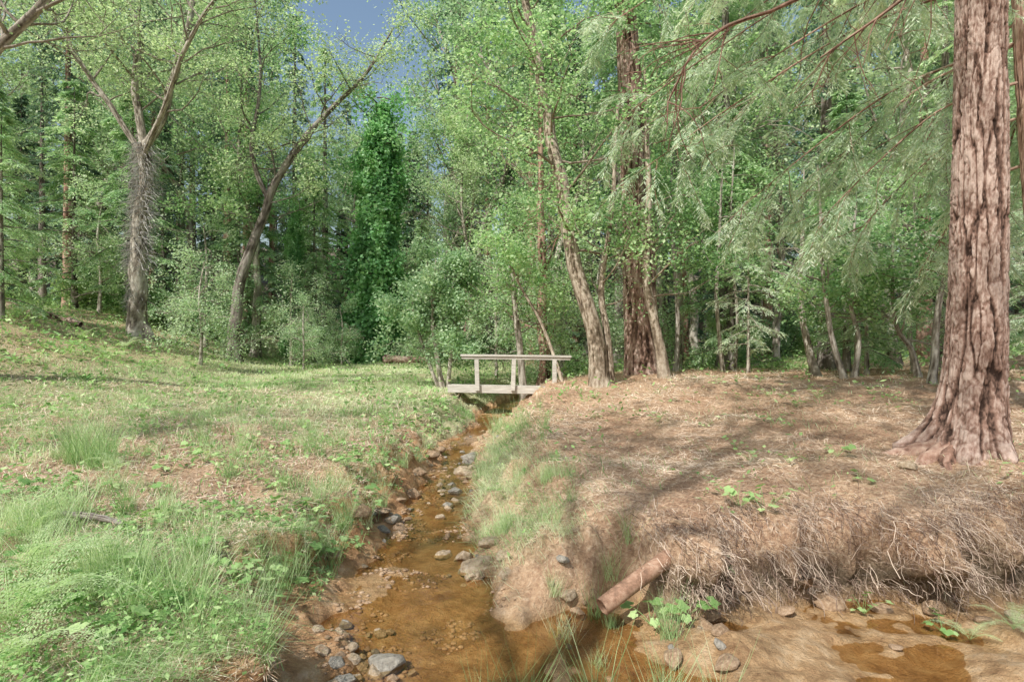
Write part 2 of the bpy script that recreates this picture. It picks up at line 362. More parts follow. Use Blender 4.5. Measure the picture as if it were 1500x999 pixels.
def conifer(seed,Ht,r0,start,maxL,nbr,mats,nb=16,m=10,e=.2,w=.05,bl=.8,lean=(0,0),droop=.35,bark=.012,sides=14,pw=.8,dead=10,tint=.5,flare=.4):
    r=np.random.default_rng(seed);T=MB();C=MB()
    P=cat([[0,0,-.3],[lean[0]*.3,lean[1]*.3,Ht*.35],[lean[0]*.7,lean[1]*.7,Ht*.7],[lean[0],lean[1],Ht]],70 if sides<40 else 300)
    R=np.interp(P[:,2],[0,Ht],[r0,r0*.08])
    tube(T,P,R,sides,bark=bark,bf=3.5 if sides<40 else 5,flare=flare,seed=seed)
    for q in range(dead):
        z=r.uniform(1.5,max(start*Ht,2));ii=np.argmin(abs(P[:,2]-z));az=r.uniform(0,6.28)
        c=curve(P[ii],[math.cos(az),math.sin(az),-.1],r.uniform(.4,1.8),5,.15,-.02,r);tube(T,c,np.linspace(.018,.004,5),3)
    for q in range(nbr):
        t=start+(1-start)*((q+.5)/nbr)**.9;z=t*Ht;ii=min(np.searchsorted(P[:,2],z),len(P)-1)
        az=q*2.4+r.uniform(-.4,.4);LL=maxL*min(1,(1-t)/(1-start)+.03)**pw*r.uniform(.5,1.25)
        LL*=min(1,.55+1.5*(t-start))
        c=curve(P[ii],[math.cos(az),math.sin(az),r.uniform(-.1,.35)],LL,7,.07,-.10*droop/.35,r)
        rr=.012+LL*.008;tube(T,c,np.linspace(rr,.004,7),4)
        spray(C,c,r,bl*(.35+.65*LL/maxL),nb,m,e,w,droop,tint=tint)
    return [('trunk',T.mesh('trunk',mats[0],True)),('crown',C.mesh('crown',mats[1]))]
# ------------------------------------------------------------------ background forest
GF='trees of the surrounding forest'
bgc=[];bgb=[]
cf_l=[(1,26,.36,.25,3.2,84,(M_bark_dark,M_fir)),(2,24,.32,.40,2.8,66,(M_bark_cedar,M_fir)),(3,25,.38,.22,3.4,84,(M_bark_dark,M_cedar)),(8,24,.36,.04,4.2,90,(M_bark_dark,M_fir))]
for (s,h,r0,st,ml,n,mt) in cf_l:
    bgc.append((h,conifer(s,h,r0,st,ml,n,mt,nb=13 if s<8 else 15,m=9,e=.28 if s<8 else .42,w=.075 if s<8 else .15,bl=1.1 if s<8 else 1.5,dead=26)))
for s,ht,mt in [(4,19,M_alder),(5,21,M_oakleaf),(6,17,M_bush)]:
    r=np.random.default_rng(s)
    pts=[[0,0,-.3],[r.normal(0,.3),r.normal(0,.3),ht*.3],[r.normal(0,.8),r.normal(0,.8),ht*.6],[r.normal(0,1),r.normal(0,1),ht*.95]]
    bgb.append((ht,broadleaf(s,[(pts,[.22,.16,.10,.04])],[(0,.33,.97,22,4.2,10,60)],None,(M_bark_grey,mt),per=22,sig=(.34,.34,.21),leafLW=(.14,.10),thr=.47)))
fr=np.random.default_rng(99)
placed=[];first={}
def put_bg(kind,idx,x,y,h):
    lib=bgc if kind=='c' else bgb
    hh,parts=lib[idx];sc=h/hh;key=(kind,idx)
    nm='conifer_tree' if kind=='c' else 'broadleaf_tree'
    lab=('tall dark conifer with bare lower trunk in the wood' if kind=='c' else 'slender broadleaf tree with airy light green crown')
    if key==('c',3): lab='dense dark fir clothed in branches to the ground'
    z=H1(x,y)-.05;rot=fr.uniform(0,6.28)
    if key not in first: first[key]=thing(nm,lab,'tree',(x,y,z),parts,GF,rot,sc)
    else: clone(first[key],(x,y,z),rot,sc)
tries=0
while len(placed)<90 and tries<6000:
    tries+=1
    y=25+ 30*fr.uniform(0,1)**.9;u=fr.uniform(-1.02,1.02);x=y*u
    if u<-.5 and y<31: continue
    if -.45<u<.02 and y<35: continue
    md=2.8 if y<40 else 3.6
    if any((x-a)**2+(y-b)**2<md*md for a,b in placed): continue
    placed.append((x,y))
    gap=-.40<u<-.11
    if gap: h=(.41*y+2-H1(x,y)+fr.uniform(-3,.8))
    else: h=max(17,min(.59*y+2,32)+fr.uniform(-6,4)-.4*H1(x,y))
    k='c' if (fr.uniform()<.64) else 'b'
    put_bg(k,int(fr.integers(0,3)),x,y,max(h,9))
nb_=0
while nb_<58:
    y=fr.uniform(44,66);u=fr.uniform(-1.05,1.05);x=y*u
    if any((x-a)**2+(y-b)**2<3.2**2 for a,b in placed): 
        nb_+=.05;continue
    placed.append((x,y));gap=-.40<u<-.11
    h=(.38*y+2-H1(x,y)+fr.uniform(-3,.5)) if gap else fr.uniform(14,25)
    put_bg('c',3,x,y,max(h,9));nb_+=1
for u,y,h in [(-.98,33,13),(-.86,36,14),(-.75,34,12),(-.62,36,13),(-.52,38,12),(-.40,40,10),(-.30,42,10),(-.2,43,11),(-.1,41,11),(0,38,13),(.1,34,12),(.2,36,13),(.31,33,12),(.42,35,13),(.53,33,12),(.66,34,13),(.8,33,12),(.93,34,13),(.36,28,9),(.6,27,9),(.82,27,9)]:
    put_bg('c',3,u*y,y+fr.uniform(-1,1),h)
for (k,i_,x,y,h) in [('c',2,7.5,20,19),('b',0,5.6,20.5,16),('c',0,10.5,19,20),('b',2,12.5,18.5,15),('c',1,14.5,20,19),('b',1,8.8,23,18),('c',2,17,18,17),('c',1,1.0,29,22),
                     ('c',2,11.8,15.5,13),('c',0,-19,29,21),('b',1,-25,27,18),('c',1,-16,32,20),('c',2,-11.5,35,19),('c',0,-14.5,38,22),('c',1,-3.2,40,17),('b',0,2.2,26,18),('b',1,-2.5,31,15)]:
    put_bg(k,i_,x,y,h)
def shrub(seed,Hs,Ws,mat,n=9,per=18,lw=(.11,.07)):
    r=np.random.default_rng(seed);T=MB();C=MB();cent=[]
    for q in range(n):
        az=q*2.4;sp=r.uniform(.15,.8)
        c=curve([0,0,0],[math.cos(az)*sp,math.sin(az)*sp,1],Hs*r.uniform(.65,1.05),8,.12,.0,r);c[:,:2]*=Ws/Hs*1.2
        tube(T,c,np.linspace(.03,.008,8),5)
        for k in range(8):
            j=r.integers(1,8);c2=curve(c[j],r.normal(0,1,3)+[0,0,.1],Hs*.28*r.uniform(.5,1.1),5,.2,-.08,r)
            tube(T,c2,np.linspace(.012,.004,5),3);cent+=list(c2[1:])
    cent=np.array(cent);cent=cent[cent[:,2]>.05]
    leafcloud(C,cent,per,(.17,.17,.13),lw[0],lw[1],r)
    return [('stem',T.mesh('stem',M_bark_dark,True)),('foliage',C.mesh('foliage',mat))]
sh=[shrub(31,2.2,1.8,M_alder),shrub(32,1.7,1.8,M_cover),shrub(33,2.6,2.0,M_cedar)]
GS='shrubs of the forest understory';fs={}
def put_shrub(i_,x,y,s):
    z=H1(x,y)-.05
    if i_ not in fs: fs[i_]=thing('shrub',"leafy green shrub on the shaded forest floor",'shrub',(x,y,z),sh[i_],GS,fr.uniform(0,6),s)
    else: clone(fs[i_],(x,y,z),fr.uniform(0,6),s)
for q in range(80):
    y=fr.uniform(21,42);u=fr.uniform(-1,1)
    if -.42<u<.02 and y<31: y=fr.uniform(31,42)
    if u<-.42 : y=fr.uniform(26,40)
    put_shrub(int(fr.integers(0,3)),y*u,y,fr.uniform(.6,1.15))
# ------------------------------------------------------------------ key trees
def rel(pts,base): return [[p[0]-base[0],p[1]-base[1],p[2]-base[2]] for p in pts]
def base(x,y): return (x,y,H1(x,y))
bx=base(4.56,5.6);r=np.random.default_rng(5)
T=MB();zz=np.concatenate([np.linspace(-.35,1.2,160),np.linspace(1.21,5.8,460),np.linspace(5.85,16,120)])
P=np.stack([-.02+.03*np.sin(zz*.5)+.012*zz,0*zz,zz],-1);R=np.interp(zz,[0,1,5,16],[.25,.235,.188,.11])
tube(T,P,R,320,bark=.021,bf=5.0,flare=.55,flz=.27,seed=2,vs=1.5,warp=1.1,side=1)
T2=MB()
for az,L in [(2.8,.7),(3.6,.7),(4.2,.4),(3.2,1.0),(2.4,.6),(3.9,.6)]:
    n=26;s=np.linspace(0,1,n);a=az+.35*np.sin(s*3+az)
    px_=np.cos(a)*(.22+s*L);py_=np.sin(a)*(.22+s*L)
    pz_=H(px_+bx[0],py_+bx[1])-bx[2]+.10*(1-s)**1.5-.03-.08*s
    tube(T2,np.stack([px_,py_,pz_],-1),.10*(1-s)**.8+.012,18,bark=.02,bf=3,seed=int(az*10))
Br=MB();Cw=MB()
def bough(pts,r0,foliage=True,bl=.7,nb=40,m=16,e=.085,w=.016,s0=0,droop=.45,Br=Br,Cw=Cw,subs=10,dead=0,r=r,tint=.55,sl=1.1):
    c=cat(pts,16);tube(Br,c,np.linspace(r0,r0*.25,16),7,bark=r0*.15,bf=2)
    for k in range(subs):
        j=r.integers(3,16);d=unit(c[min(j,15)]-c[j-1])*.6+r.normal(0,.5,3)+[0,0,-.35]
        c2=curve(c[j],d,sl*r.uniform(.5,1.2),8,.13,-.07,r);tube(Br,c2,np.linspace(r0*.3,.003,8),4)
        if foliage: spray(Cw,c2,r,bl*.6,nb,m,e,w,droop,tint=tint)
        else:
            for kk in range(5):
                j2=r.integers(1,8);c3=curve(c2[j2],r.normal(0,1,3)+[0,0,-.5],.35*r.uniform(.4,1.2),5,.2,-.1,r);tube(Br,c3,np.linspace(.005,.002,5),3)
    if foliage: spray(Cw,c,r,bl,nb,m,e,w,droop,tint=tint)
bough(rel([(4.5,5.6,6.9),(3.9,5.8,6.2),(3.0,6,5.6),(2.3,6.05,5.35),(1.95,6.1,5.1),(1.7,6.2,4.6)],bx),.032,False,subs=16)
bough(rel([(4.5,5.6,6.0),(4.0,5.8,5.5),(3.25,6,4.98)],bx),.028,False,subs=10)
for (az,z,L) in [(2.6,6.9,3.0),(3.9,6.9,2.4),(5.3,6.3,2.2),(2.1,7,3.2),(3.0,7.8,3.2),(3.7,8.4,3.0),(1.4,6.4,2.5),(4.4,8.6,2.8),(2.4,9,3.2),(.7,6.8,2.2),(5.8,7.2,2.4),(3.2,10,3.0),(2.2,11,2.8),(.2,9,2.5),(1.3,11,2.4),(3.4,12.2,2.2),(5,12.8,1.8)]:
    d=np.array([math.cos(az),math.sin(az),0]);p=np.array([0,0,z])
    bough([p,p+d*L*.35+[0,0,.15],p+d*L*.7-[0,0,.1],p+d*L-[0,0,.6]],.03,subs=8,nb=22)
thing('cedar_tree','massive furrowed red-brown cedar on the creek mound','tree',bx,[('trunk',T.mesh('trunk',M_bark_red,True)),('root',T2.mesh('root',M_bark_cedar,True)),('branch',Br.mesh('branch',M_bark_cedar,True)),('crown',Cw.mesh('crown',M_pale))])
bx=base(7.95,8.2);T=MB();zz=np.linspace(-.3,17,260)
P=np.stack([-.55*np.sin(zz*.2),0*zz,zz],-1);tube(T,P,np.interp(zz,[0,17],[.22,.09]),90,bark=.015,bf=5.5,flare=.4,seed=12)
Br=MB();Cw=MB();r=np.random.default_rng(15)
for (x1,y1,z1,z0) in [(2.4,9.4,5.0,7.4),(2.1,9.8,6.0,8.4),(2.9,8.8,5.6,7.6),(3.8,9.4,4.2,6.4),(2.6,10.5,6.6,9),(4.9,8.8,4.0,5.8),(5.2,10.2,4.6,6.4),(1.7,9.2,7.2,9.5),(6.2,10.3,3.9,5.3),(8.3,9.8,4.2,5.6),(7.4,10.3,5.4,6.8),(4.2,11,6.2,8.4),(9.2,9,5.5,6.8),(6.9,9.6,3.2,4.6)]:
    a=np.array([bx[0]-.35,bx[1],z0]);b=np.array([x1,y1,z1]);mid=(a+b)/2+[0,0,.45]
    bough(rel([a,a*.7+b*.3+[0,0,.35],mid,a*.22+b*.78+[0,0,.25],b],bx),.024,subs=14,nb=20,m=15,e=.095,w=.018,bl=.75,Br=Br,Cw=Cw,r=r,tint=.6,sl=1.2,droop=.5)
thing('cedar_tree','reddish cedar with long drooping pale green boughs','tree',bx,[('trunk',T.mesh('trunk',M_bark_cedar,True)),('branch',Br.mesh('branch',M_bark_cedar,True)),('crown',Cw.mesh('crown',M_pale))])
bx=base(2.3,14.2)
parts=broadleaf(41,[(rel([(2.32,14.2,.5),(1.93,14.2,2.45),(1.47,14.2,4.2),(1.12,14.3,6.4),(.86,14.4,8.0),(.45,14.5,10.2),(.1,14.6,12.2),(0,14.6,15)],bx),[.235,.20,.18,.155,.13,.10,.07,.03]),
   (rel([(2.6,14.3,.5),(2.35,14.3,2.2),(2.25,14.4,3.4),(2.5,14.4,5.2),(2.7,14.5,8)],bx),[.10,.085,.075,.06,.03])],
   [(0,.27,.98,34,2.5,-5,50),(1,.35,.95,9,1.5,0,50)],None,(M_bark_brown,M_alder),sides=40,per=22,sig=(.22,.22,.16),leafLW=(.095,.068),flare=.3,bark=.012,rows=160,thr=.45)
thing('alder_tree','leaning twin-stemmed tree with pale mottled bark','tree',bx,parts)
bx=base(3.75,16.2)
parts=conifer(51,22,.50,.22,2.5,84,(M_bark_red,M_cedar),nb=16,m=11,e=.2,w=.055,bl=1.0,lean=(-1.2,0),bark=.025,sides=90,dead=6,flare=.15)
thing('cedar_tree','stout reddish cedar with stringy bark beyond the mound','tree',bx,parts)
def slim(name,label,pts,rad,n,L,mat,bmat,seed,t0=.4,lw=(.095,.066),per=15,e0=-5,e1=50):
    bx=base(pts[0][0],pts[0][1]);pp=rel(pts,bx);pp[0][2]=-.2
    parts=broadleaf(seed,[(pp,rad)],[(0,t0,.98,n,L,e0,e1)],None,(bmat,mat),sides=14,per=per,sig=(.2,.2,.14),leafLW=lw,flare=.3,bark=.004,rows=50,subn=4,twn=3)
    return thing(name,label,'tree',bx,parts)
slim('alder_tree','slender grey tree leaning over the mound',[(3.95,14.4,.9),(3.6,14.4,2.5),(3.4,14.4,3.8),(3.5,14.6,6),(3.4,14.6,9)],[.15,.12,.10,.08,.03],16,1.8,M_alder,M_bark_brown,61,.36)
slim('broadleaf_tree','dark reddish slim trunk behind the footbridge',[(1.15,20,.9),(1.1,20,3),(1.05,20,6),(1.0,20,11)],[.22,.18,.14,.05],22,2.2,M_alder,M_bark_cedar,62,.2)
slim('broadleaf_tree','thin grey tree beside the footbridge',[(.35,17.6,.6),(.15,17.6,2.4),(0,17.6,3.8),(-.2,17.8,6.5)],[.12,.10,.08,.03],16,1.7,M_alder,M_bark_grey,63,.3)
slim('broadleaf_tree','thin crooked stem leaning away from the footbridge',[(1.45,15.6,.6),(1.15,15.7,1.6),(.7,15.8,2.7),(.1,15.9,3.8),(-.3,16,5)],[.05,.045,.04,.03,.02],8,1.0,M_alder,M_bark_brown,64,.6)
for k,(pts,rad,mt) in enumerate([
  ([(8.05,15,1.1),(7.75,15,2),(7.6,15,3),(7.65,15,4.2),(7.7,15,6.5)],[.11,.09,.08,.06,.02],M_cedar),
  ([(7.65,13,1.0),(7.35,13,1.9),(7.2,13,2.9),(7.1,13,3.8),(7.0,13,6)],[.07,.06,.05,.04,.02],M_alder),
  ([(7.85,13.1,1.0),(8.0,13.1,2.0),(7.8,13.1,3.0),(7.9,13.1,5)],[.06,.05,.04,.02],M_alder),
  ([(9.3,13,1.1),(9.1,13,1.8),(8.75,13,2.5),(8.7,13,4.5)],[.065,.055,.045,.02],M_cedar),
  ([(8.85,12,1.1),(8.95,12,2.3),(9.1,12,3.2),(9.4,12,3.8),(9.5,12,6)],[.08,.065,.055,.045,.02],M_alder),
  ([(5.0,17.5,1.1),(5.1,17.5,3),(4.9,17.5,6),(5,17.5,9)],[.08,.07,.055,.02],M_alder),
  ([(6.1,16.4,1.1),(5.9,16.4,3),(6.0,16.4,5),(6.1,16.4,8)],[.06,.055,.045,.02],M_alder),
  ([(6.8,17.4,1.1),(6.9,17.4,3),(6.7,17.4,5),(6.8,17.4,8)],[.05,.045,.04,.02],M_alder),
  ([(10.3,14.5,1.1),(10.1,14.5,2.5),(10.3,14.5,4),(10.2,14.5,6.5)],[.06,.055,.045,.02],M_alder),
  ([(5.6,19,1.1),(5.6,19,4),(5.5,19,7),(5.5,19,11)],[.10,.09,.07,.02],M_cedar)]):
    slim('sapling','young curved stem with sparse light green leaves',pts,rad,10,1.4,mt,M_bark_grey,70+k,.45)
yc=conifer(81,5.2,.055,.12,1.9,36,(M_bark_grey,M_pale),nb=18,m=15,e=.09,w=.02,bl=.7,droop=.3,bark=.003,sides=8,dead=0,tint=.5)
yc2=conifer(82,7.0,.09,.08,2.1,50,(M_bark_dark,M_cedar),nb=20,m=14,e=.13,w=.035,bl=.9,droop=.3,bark=.004,sides=8,dead=0,tint=.55)
GY='young cedars at the forest edge'
e1=thing('young_cedar','young cedar with layered pale green boughs','tree',base(8.6,14.2),[*yc],GY,0,1.0)
for x,y,s in [(6.4,15.4,.85),(10.3,13.4,1.0),(11.6,12.2,.95),(12.8,14,1.1),(9.6,15.4,1.1)]:
    clone(e1,base(x,y),x*3,s)
e2=thing('young_cedar','dense bright green young conifer at the slope','tree',base(-15.8,17.6),[*yc2],GY,0,.95)
for x,y,s in [(-17.6,18.5,1.0),(-20.0,20.5,1.2),(-9.8,28.5,.8),(-4.0,32,.7),(-22,24,1.4),(7.2,18.6,1.2),(13.6,16,1.1),(10,17,1.2),(-17.0,25.5,1.5),(-10.6,30.5,1.5),(-20,26,1.5),(-13.2,27.5,1.4),(-5.4,34,1.2),(-2.6,33,1.1),(-12.0,27,1.2)]:
    clone(e2,base(x,y),x*3,s)
# old oak
bx=base(-14.7,22)
z0=bx[2]
stems=[(rel([(-14.7,22,z0-.3),(-14.5,22,4.6),(-14.3,22,7.2),(-14.2,22,9.6)],bx),[.36,.28,.24,.20]),
 (rel([(-14.2,22,9.5),(-14.6,22,12),(-14.4,22,13.9),(-15,22,16),(-15.2,22,19)],bx),[.15,.13,.10,.07,.03]),
 (rel([(-14.2,22,9.4),(-13.4,21.8,10.5),(-12.8,21.6,12.3),(-12.1,21.4,14.2),(-11.6,21.3,16.5),(-11,21,19)],bx),[.17,.15,.13,.10,.07,.03]),
 (rel([(-14.3,22,9.2),(-15.3,21.6,11),(-16.4,21.3,12.8),(-17.4,21,15.5)],bx),[.11,.09,.07,.03]),
 (rel([(-14.3,22,9.0),(-12.6,20.5,10.2),(-10.8,19,12.0),(-9.2,18.2,13.2),(-7.6,18,13.6)],bx),[.09,.075,.06,.04,.02])]
parts=broadleaf(91,stems,[(1,.12,.98,16,3.6,-5,60),(2,.2,.98,17,3.8,-5,55),(3,.3,.98,10,3.2,-5,50),(4,.4,.98,12,2.8,-10,50)],None,(M_bark_grey,M_oakleaf),sides=30,per=20,sig=(.32,.32,.2),leafLW=(.10,.07),bark=.02,rows=70,thr=.46)
D_=MB();rr_=np.random.default_rng(3)
sp_=cat(stems[0][0],40)
for q in range(1900):
    j=rr_.integers(7,40);a=rr_.uniform(0,6.28);o=sp_[j]+np.array([math.cos(a),math.sin(a),0])*.22
    c=curve(o,[math.cos(a)*1.1,math.sin(a)*1.1,-.5],rr_.uniform(.2,.7)*(1.1 if j>14 else .6),4,.35,-.25,rr_);tube(D_,c,np.linspace(.010,.004,4),3,t=rr_.uniform(.2,.9))
parts.append(('dead_vine',D_.mesh('dead_vine',M_twig)))
thing('oak_tree','old forked oak with trunk wrapped in grey dead vines','tree',bx,parts)
bx=base(-11.6,24)
parts=broadleaf(92,[(rel([(-11.7,24,.9),(-11.5,24,4),(-10.9,24,6.3),(-10.0,24,8.6),(-8.9,24,10.4),(-7.6,24,11.8),(-6.2,24,13.2),(-5,24,15.2)],bx),[.27,.22,.19,.16,.13,.10,.07,.03]),
  (rel([(-10.3,24,8),(-11,24,10),(-10.6,24,13),(-10.9,24,17)],bx),[.11,.09,.06,.03])],[(0,.36,.98,22,2.6,-15,60),(1,.3,.98,10,2.6,0,50)],None,(M_bark_dark,M_oakleaf),sides=20,per=17,sig=(.3,.3,.2),leafLW=(.10,.07),rows=70,thr=.47)
thing('oak_tree','dark leaning oak arching over the meadow edge','tree',bx,parts)
bx=base(-13.2,12.2)
parts=broadleaf(93,[(rel([(-13.2,12.2,.8),(-12.7,12.2,4),(-11.8,12.1,6.8),(-10.9,12,8.1),(-9.7,12,9.4),(-8.6,12,11.5),(-8,12,14)],bx),[.26,.20,.13,.10,.08,.06,.03])],[(0,.5,.98,22,2.7,-20,55)],None,(M_bark_grey,M_oakleaf),sides=18,per=17,sig=(.28,.28,.2),leafLW=(.075,.052),rows=60,thr=.47)
thing('oak_tree','grey oak leaning in above the meadow slope','tree',bx,parts)
# ivy tree
bx=base(-7.2,29.5);r=np.random.default_rng(6);T=MB();C=MB()
P=cat([[0,0,-.3],[.1,0,5],[.3,0,10],[.5,0,13.6]],40);tube(T,P,np.linspace(.4,.12,40),10,bark=.02,bf=3)
n=30000;z=13.4*r.uniform(0,1,n)**1.1;a=r.uniform(0,6.28,n)
rad=(1.35-.6*(z/13.6))*(.15+1.65*fbm(np.cos(a)*1.8+.06*z,np.sin(a)*1.8,z*.75,5,3))*(.6+.65*r.uniform(0,1,n)**1.5)*np.where(z<2,.75+z*.12,1)*np.clip((14.4-z)/3.5,.25,1)
Pp=np.stack([np.cos(a)*rad+.035*z,np.sin(a)*rad,z],-1)
D=r.normal(0,.7,(n,3));D[:,2]-=.5;N=np.stack([np.cos(a),np.sin(a),0*a+1.0],-1)+r.normal(0,.6,(n,3))
blades(C,Pp,D,N,.22*r.uniform(.6,1.2,n),.17,np.clip(.5+r.normal(0,.2,n)+1.6*(fbm(a*2,z*.8,0,4,2)-.5),0,1))
for q in range(44):
    az=q*2.4;zz0=2+q*.28;c=curve([.2,0,zz0],[math.cos(az),math.sin(az),.3],2.1*r.uniform(.5,1.2),6,.25,-.03,r);tube(T,c,np.linspace(.04,.01,6),5);leafcloud(C,c[2:],32,(.28,.28,.28),.2,.15,r)
thing('ivy_covered_tree','tall snag completely wrapped in bright green ivy','tree',bx,[('trunk',T.mesh('trunk',M_bark_dark,True)),('ivy',C.mesh('ivy',M_ivy))])
thing('ivy_covered_tree','slender ivy covered stem in the wood','tree',base(-11.6,30),[('trunk',T.mesh('trunk',M_bark_dark,True)),('ivy',bpy.data.meshes['ivy'])]).scale=(.4,.4,.6)
bx=base(-2.15,17.6)
parts=broadleaf(95,[([[0,0,-.2],[-.15,0,1],[-.3,0,2.2],[-.2,0,4]],[.08,.07,.05,.02]),([[.1,0,-.2],[.25,0,.8],[.35,0,2],[.3,0,3.6]],[.07,.06,.045,.02]),([[-.1,.1,-.2],[-.5,.1,1],[-.9,.2,2.2],[-1,.2,3]],[.06,.05,.04,.02])],
   [(0,.35,.98,14,1.35,-10,60),(1,.35,.98,12,1.2,-10,60),(2,.45,.98,7,1.0,-10,50)],None,(M_bark_grey,M_bush),sides=10,per=20,sig=(.17,.17,.13),leafLW=(.095,.065),rows=30,thr=.36)
thing('broadleaf_tree','small round leafy tree beside the creek','tree',bx,parts)
mb=broadleaf(96,[([[0,0,-.2],[.1,0,1.5],[0,0,3],[.2,0,4.6]],[.07,.06,.045,.02])],[(0,.2,.98,20,1.8,-25,45)],None,(M_bark_grey,M_bush),sides=8,per=16,sig=(.22,.22,.2),leafLW=(.10,.055),rows=30,spread_up=-.06,thr=.47)
GM='small pale trees along the meadow edge'
e3=thing('small_tree','pale green drooping small tree at the meadow edge','tree',base(-11.2,20.4),[*mb],GM,0,.8)
for x,y,s in [(-8.6,23.4,.6),(-13.4,25,1.15),(-7.9,26.5,.6),(-18.2,25.0,1.1),(-3.7,25.5,.6),(-.6,21.5,.9),(1.9,20.5,.9),(5.2,19.8,.9),(.3,24,1.1),(3.2,21.5,1.0),(-9.9,25.5,.9)]:
    clone(e3,base(x,y),x*2,s)
dp=broadleaf(97,[([[0,0,-.3],[.2,0,4],[0,0,8],[.3,0,12.5]],[.14,.11,.07,.02])],[(0,.5,.98,16,3.0,0,50)],None,(M_bark_grey,M_oakleaf),per=10,sig=(.3,.3,.2),leafLW=(.11,.08),rows=40,thr=.48)  # open oak outside the view, added so its crown dapples mound and meadow
e4=thing('oak_tree','open-crowned oak out of view, added to cast dappled shade','tree',base(-6.3,-5.6),dp,'unseen open oaks added for dappled shade',0,1.75)
clone(e4,base(-9.8,3.0),2.0,1.0)
# ------------------------------------------------------------------ grass & litter (stuff)
def logpts(n,y0,y1,ur,r): 
    y=y0*(y1/y0)**r.uniform(0,1,n);x=y*r.uniform(-ur,ur,n);return x,y
r=np.random.default_rng(17)
def ribbons(B,P,h,lean,W,t,sd):
    S=np.stack([np.cos(sd),np.sin(sd),0*sd],-1)*W[:,None]*.5
    up=np.array([0,0,1.])
    m=P+up*h[:,None]*.55+lean*h[:,None]*.25;tp=P+up*h[:,None]*.85+lean*h[:,None]*.85
    V=np.stack([P-S,P+S,m-S*.8,m+S*.8,tp-S*.12,tp+S*.12],1).reshape(-1,3)
    b=np.arange(len(P))[:,None]*6
    F=np.concatenate([b+[0,1,3,2],b+[2,3,5,4]],0)
    B.add(V,F,np.repeat(t,6))
B=MB();n=580000
x,y=logpts(n,2.2,45,1.02,r);x+=r.normal(0,.02,n)
k=r.uniform(0,1,n)<gm(x,y)*.8;x,y=x[k],y[k];n=len(x)
tL,tR=edges(x,y);right=tR>0
z=H(x,y);tall=fbm(x*2.2,y*2.2,0,55,2)
h=np.where(right,.17,.035+.06*np.clip((y-5)/20,0,1)+.32*sm((tall-.5)/.2)*np.where(y<9,.7,.3))*r.uniform(.4,1.4,n)
h=np.where((y<4.8)&~right,h*1.35+.02,h)
lean=r.normal(0,.5,(n,3));lean[:,2]=-.2;lean[right]+=np.array([-.8,-.3,-.3]);lip=(tL>.25)&(tL<1.1)&(y<10);lean[lip]+=np.array([.8,-.2,-.3])
ribbons(B,np.stack([x+xshift(x,y,tL),y,z-.01],-1),h,lean,np.clip(.0011*y,.0035,.026)*r.uniform(.7,1.3,n),np.clip(.5+r.normal(0,.18,n)+np.where(right,.2,0)+1.6*(fbm(x*.7,y*.7,0,66,2)-.5)+.12*sm((y-7)/5),0,1),r.uniform(0,6.28,n))
o=mkobj('grass',B.mesh('grass',M_grass));tag(o,'patchy green meadow grass on the creek banks','grass',kind='stuff')
B=MB();n=230000
x,y=logpts(n,2.2,20,1.02,r);tL,tR=edges(x,y)
k=((tR>.5)&(r.uniform(0,1,n)<.95));x,y,tR=x[k],y[k],tR[k];n=len(x)
z=H(x,y)+r.uniform(.002,.02,n);ysh=y+yshift(x,y,tR)
D=r.normal(0,1,(n,3));D[:,2]*=.22;N=r.normal(0,.3,(n,3));N[:,2]+=1
sc=np.clip(y/5,.7,3)
blades(B,np.stack([x,ysh,z],-1),D,N,.10*r.uniform(.5,1.3,n)*np.sqrt(sc),.0035*sc,np.clip(.52+r.normal(0,.2,n)+2.0*(fbm(x*1.2,y*1.2,0,5,3)-.5),0,1))
o=mkobj('pine_needle_litter',B.mesh('pine_needle_litter',M_needle));tag(o,'tan fallen pine needles covering the mound','pine needles',kind='stuff')
B=MB();n=210000
x,y=logpts(n,2.2,16,1.02,r);tL,tR=edges(x,y)
k=(tL>.5)&(r.uniform(0,1,n)<.55+.45*(fbm(x,y,0,8,2)>.45));x,y,tL=x[k],y[k],tL[k];n=len(x)
z=H(x,y)+r.uniform(.002,.035,n);D=r.normal(0,1,(n,3));D[:,2]*=.3;N=r.normal(0,.3,(n,3));N[:,2]+=1;sc=np.clip(y/5,.7,3)
blades(B,np.stack([x+xshift(x,y,tL),y,z],-1),D,N,.11*r.uniform(.5,1.4,n)*np.sqrt(sc),.005*sc,np.clip(.54+r.normal(0,.24,n),0,1))
o=mkobj('dry_straw',B.mesh('dry_straw',M_straw));tag(o,'dry straw and dead stems on the meadow','straw',kind='stuff')
B=MB();n=260000
x,y=logpts(n,2.2,30,1.02,r);tL,tR=edges(x,y);nn=fbm(x*1.7,y*1.7,0,91,3)
a=np.where(tL>.2,sm((nn-.47)/.12)*np.where(y<5.2,.6,np.where(tL<1.3,.5,.22)),0)*.8+np.where(tR>.3,sm((nn-.6)/.1)*.08+sm((y-17)/3)*.4,0)
a=np.maximum(a,np.where((tL>.05),.6*sm((-x-6-.2*y)/3)*sm((y-12)/4)*sm((nn-.35)/.2),0))
k=r.uniform(0,1,n)<a;x,y,tL=x[k],y[k],tL[k];n=len(x)
hv=.05+.28*sm((fbm(x*3,y*3,0,44,2)-.4)/.3)
z=H(x,y)+r.uniform(.01,1,n)*hv*np.clip(y/6,.7,1.6);D=r.normal(0,1,(n,3));D[:,2]*=.45;N=r.normal(0,.5,(n,3));N[:,2]+=1;sc=np.clip(y/4.5,.8,3.5)
blades(B,np.stack([x+xshift(x,y,tL),y,z],-1),D,N,.042*r.uniform(.35,1.6,n)*sc,.028*sc*r.uniform(.5,1.1,n),np.clip(.48+r.normal(0,.22,n),0,1))
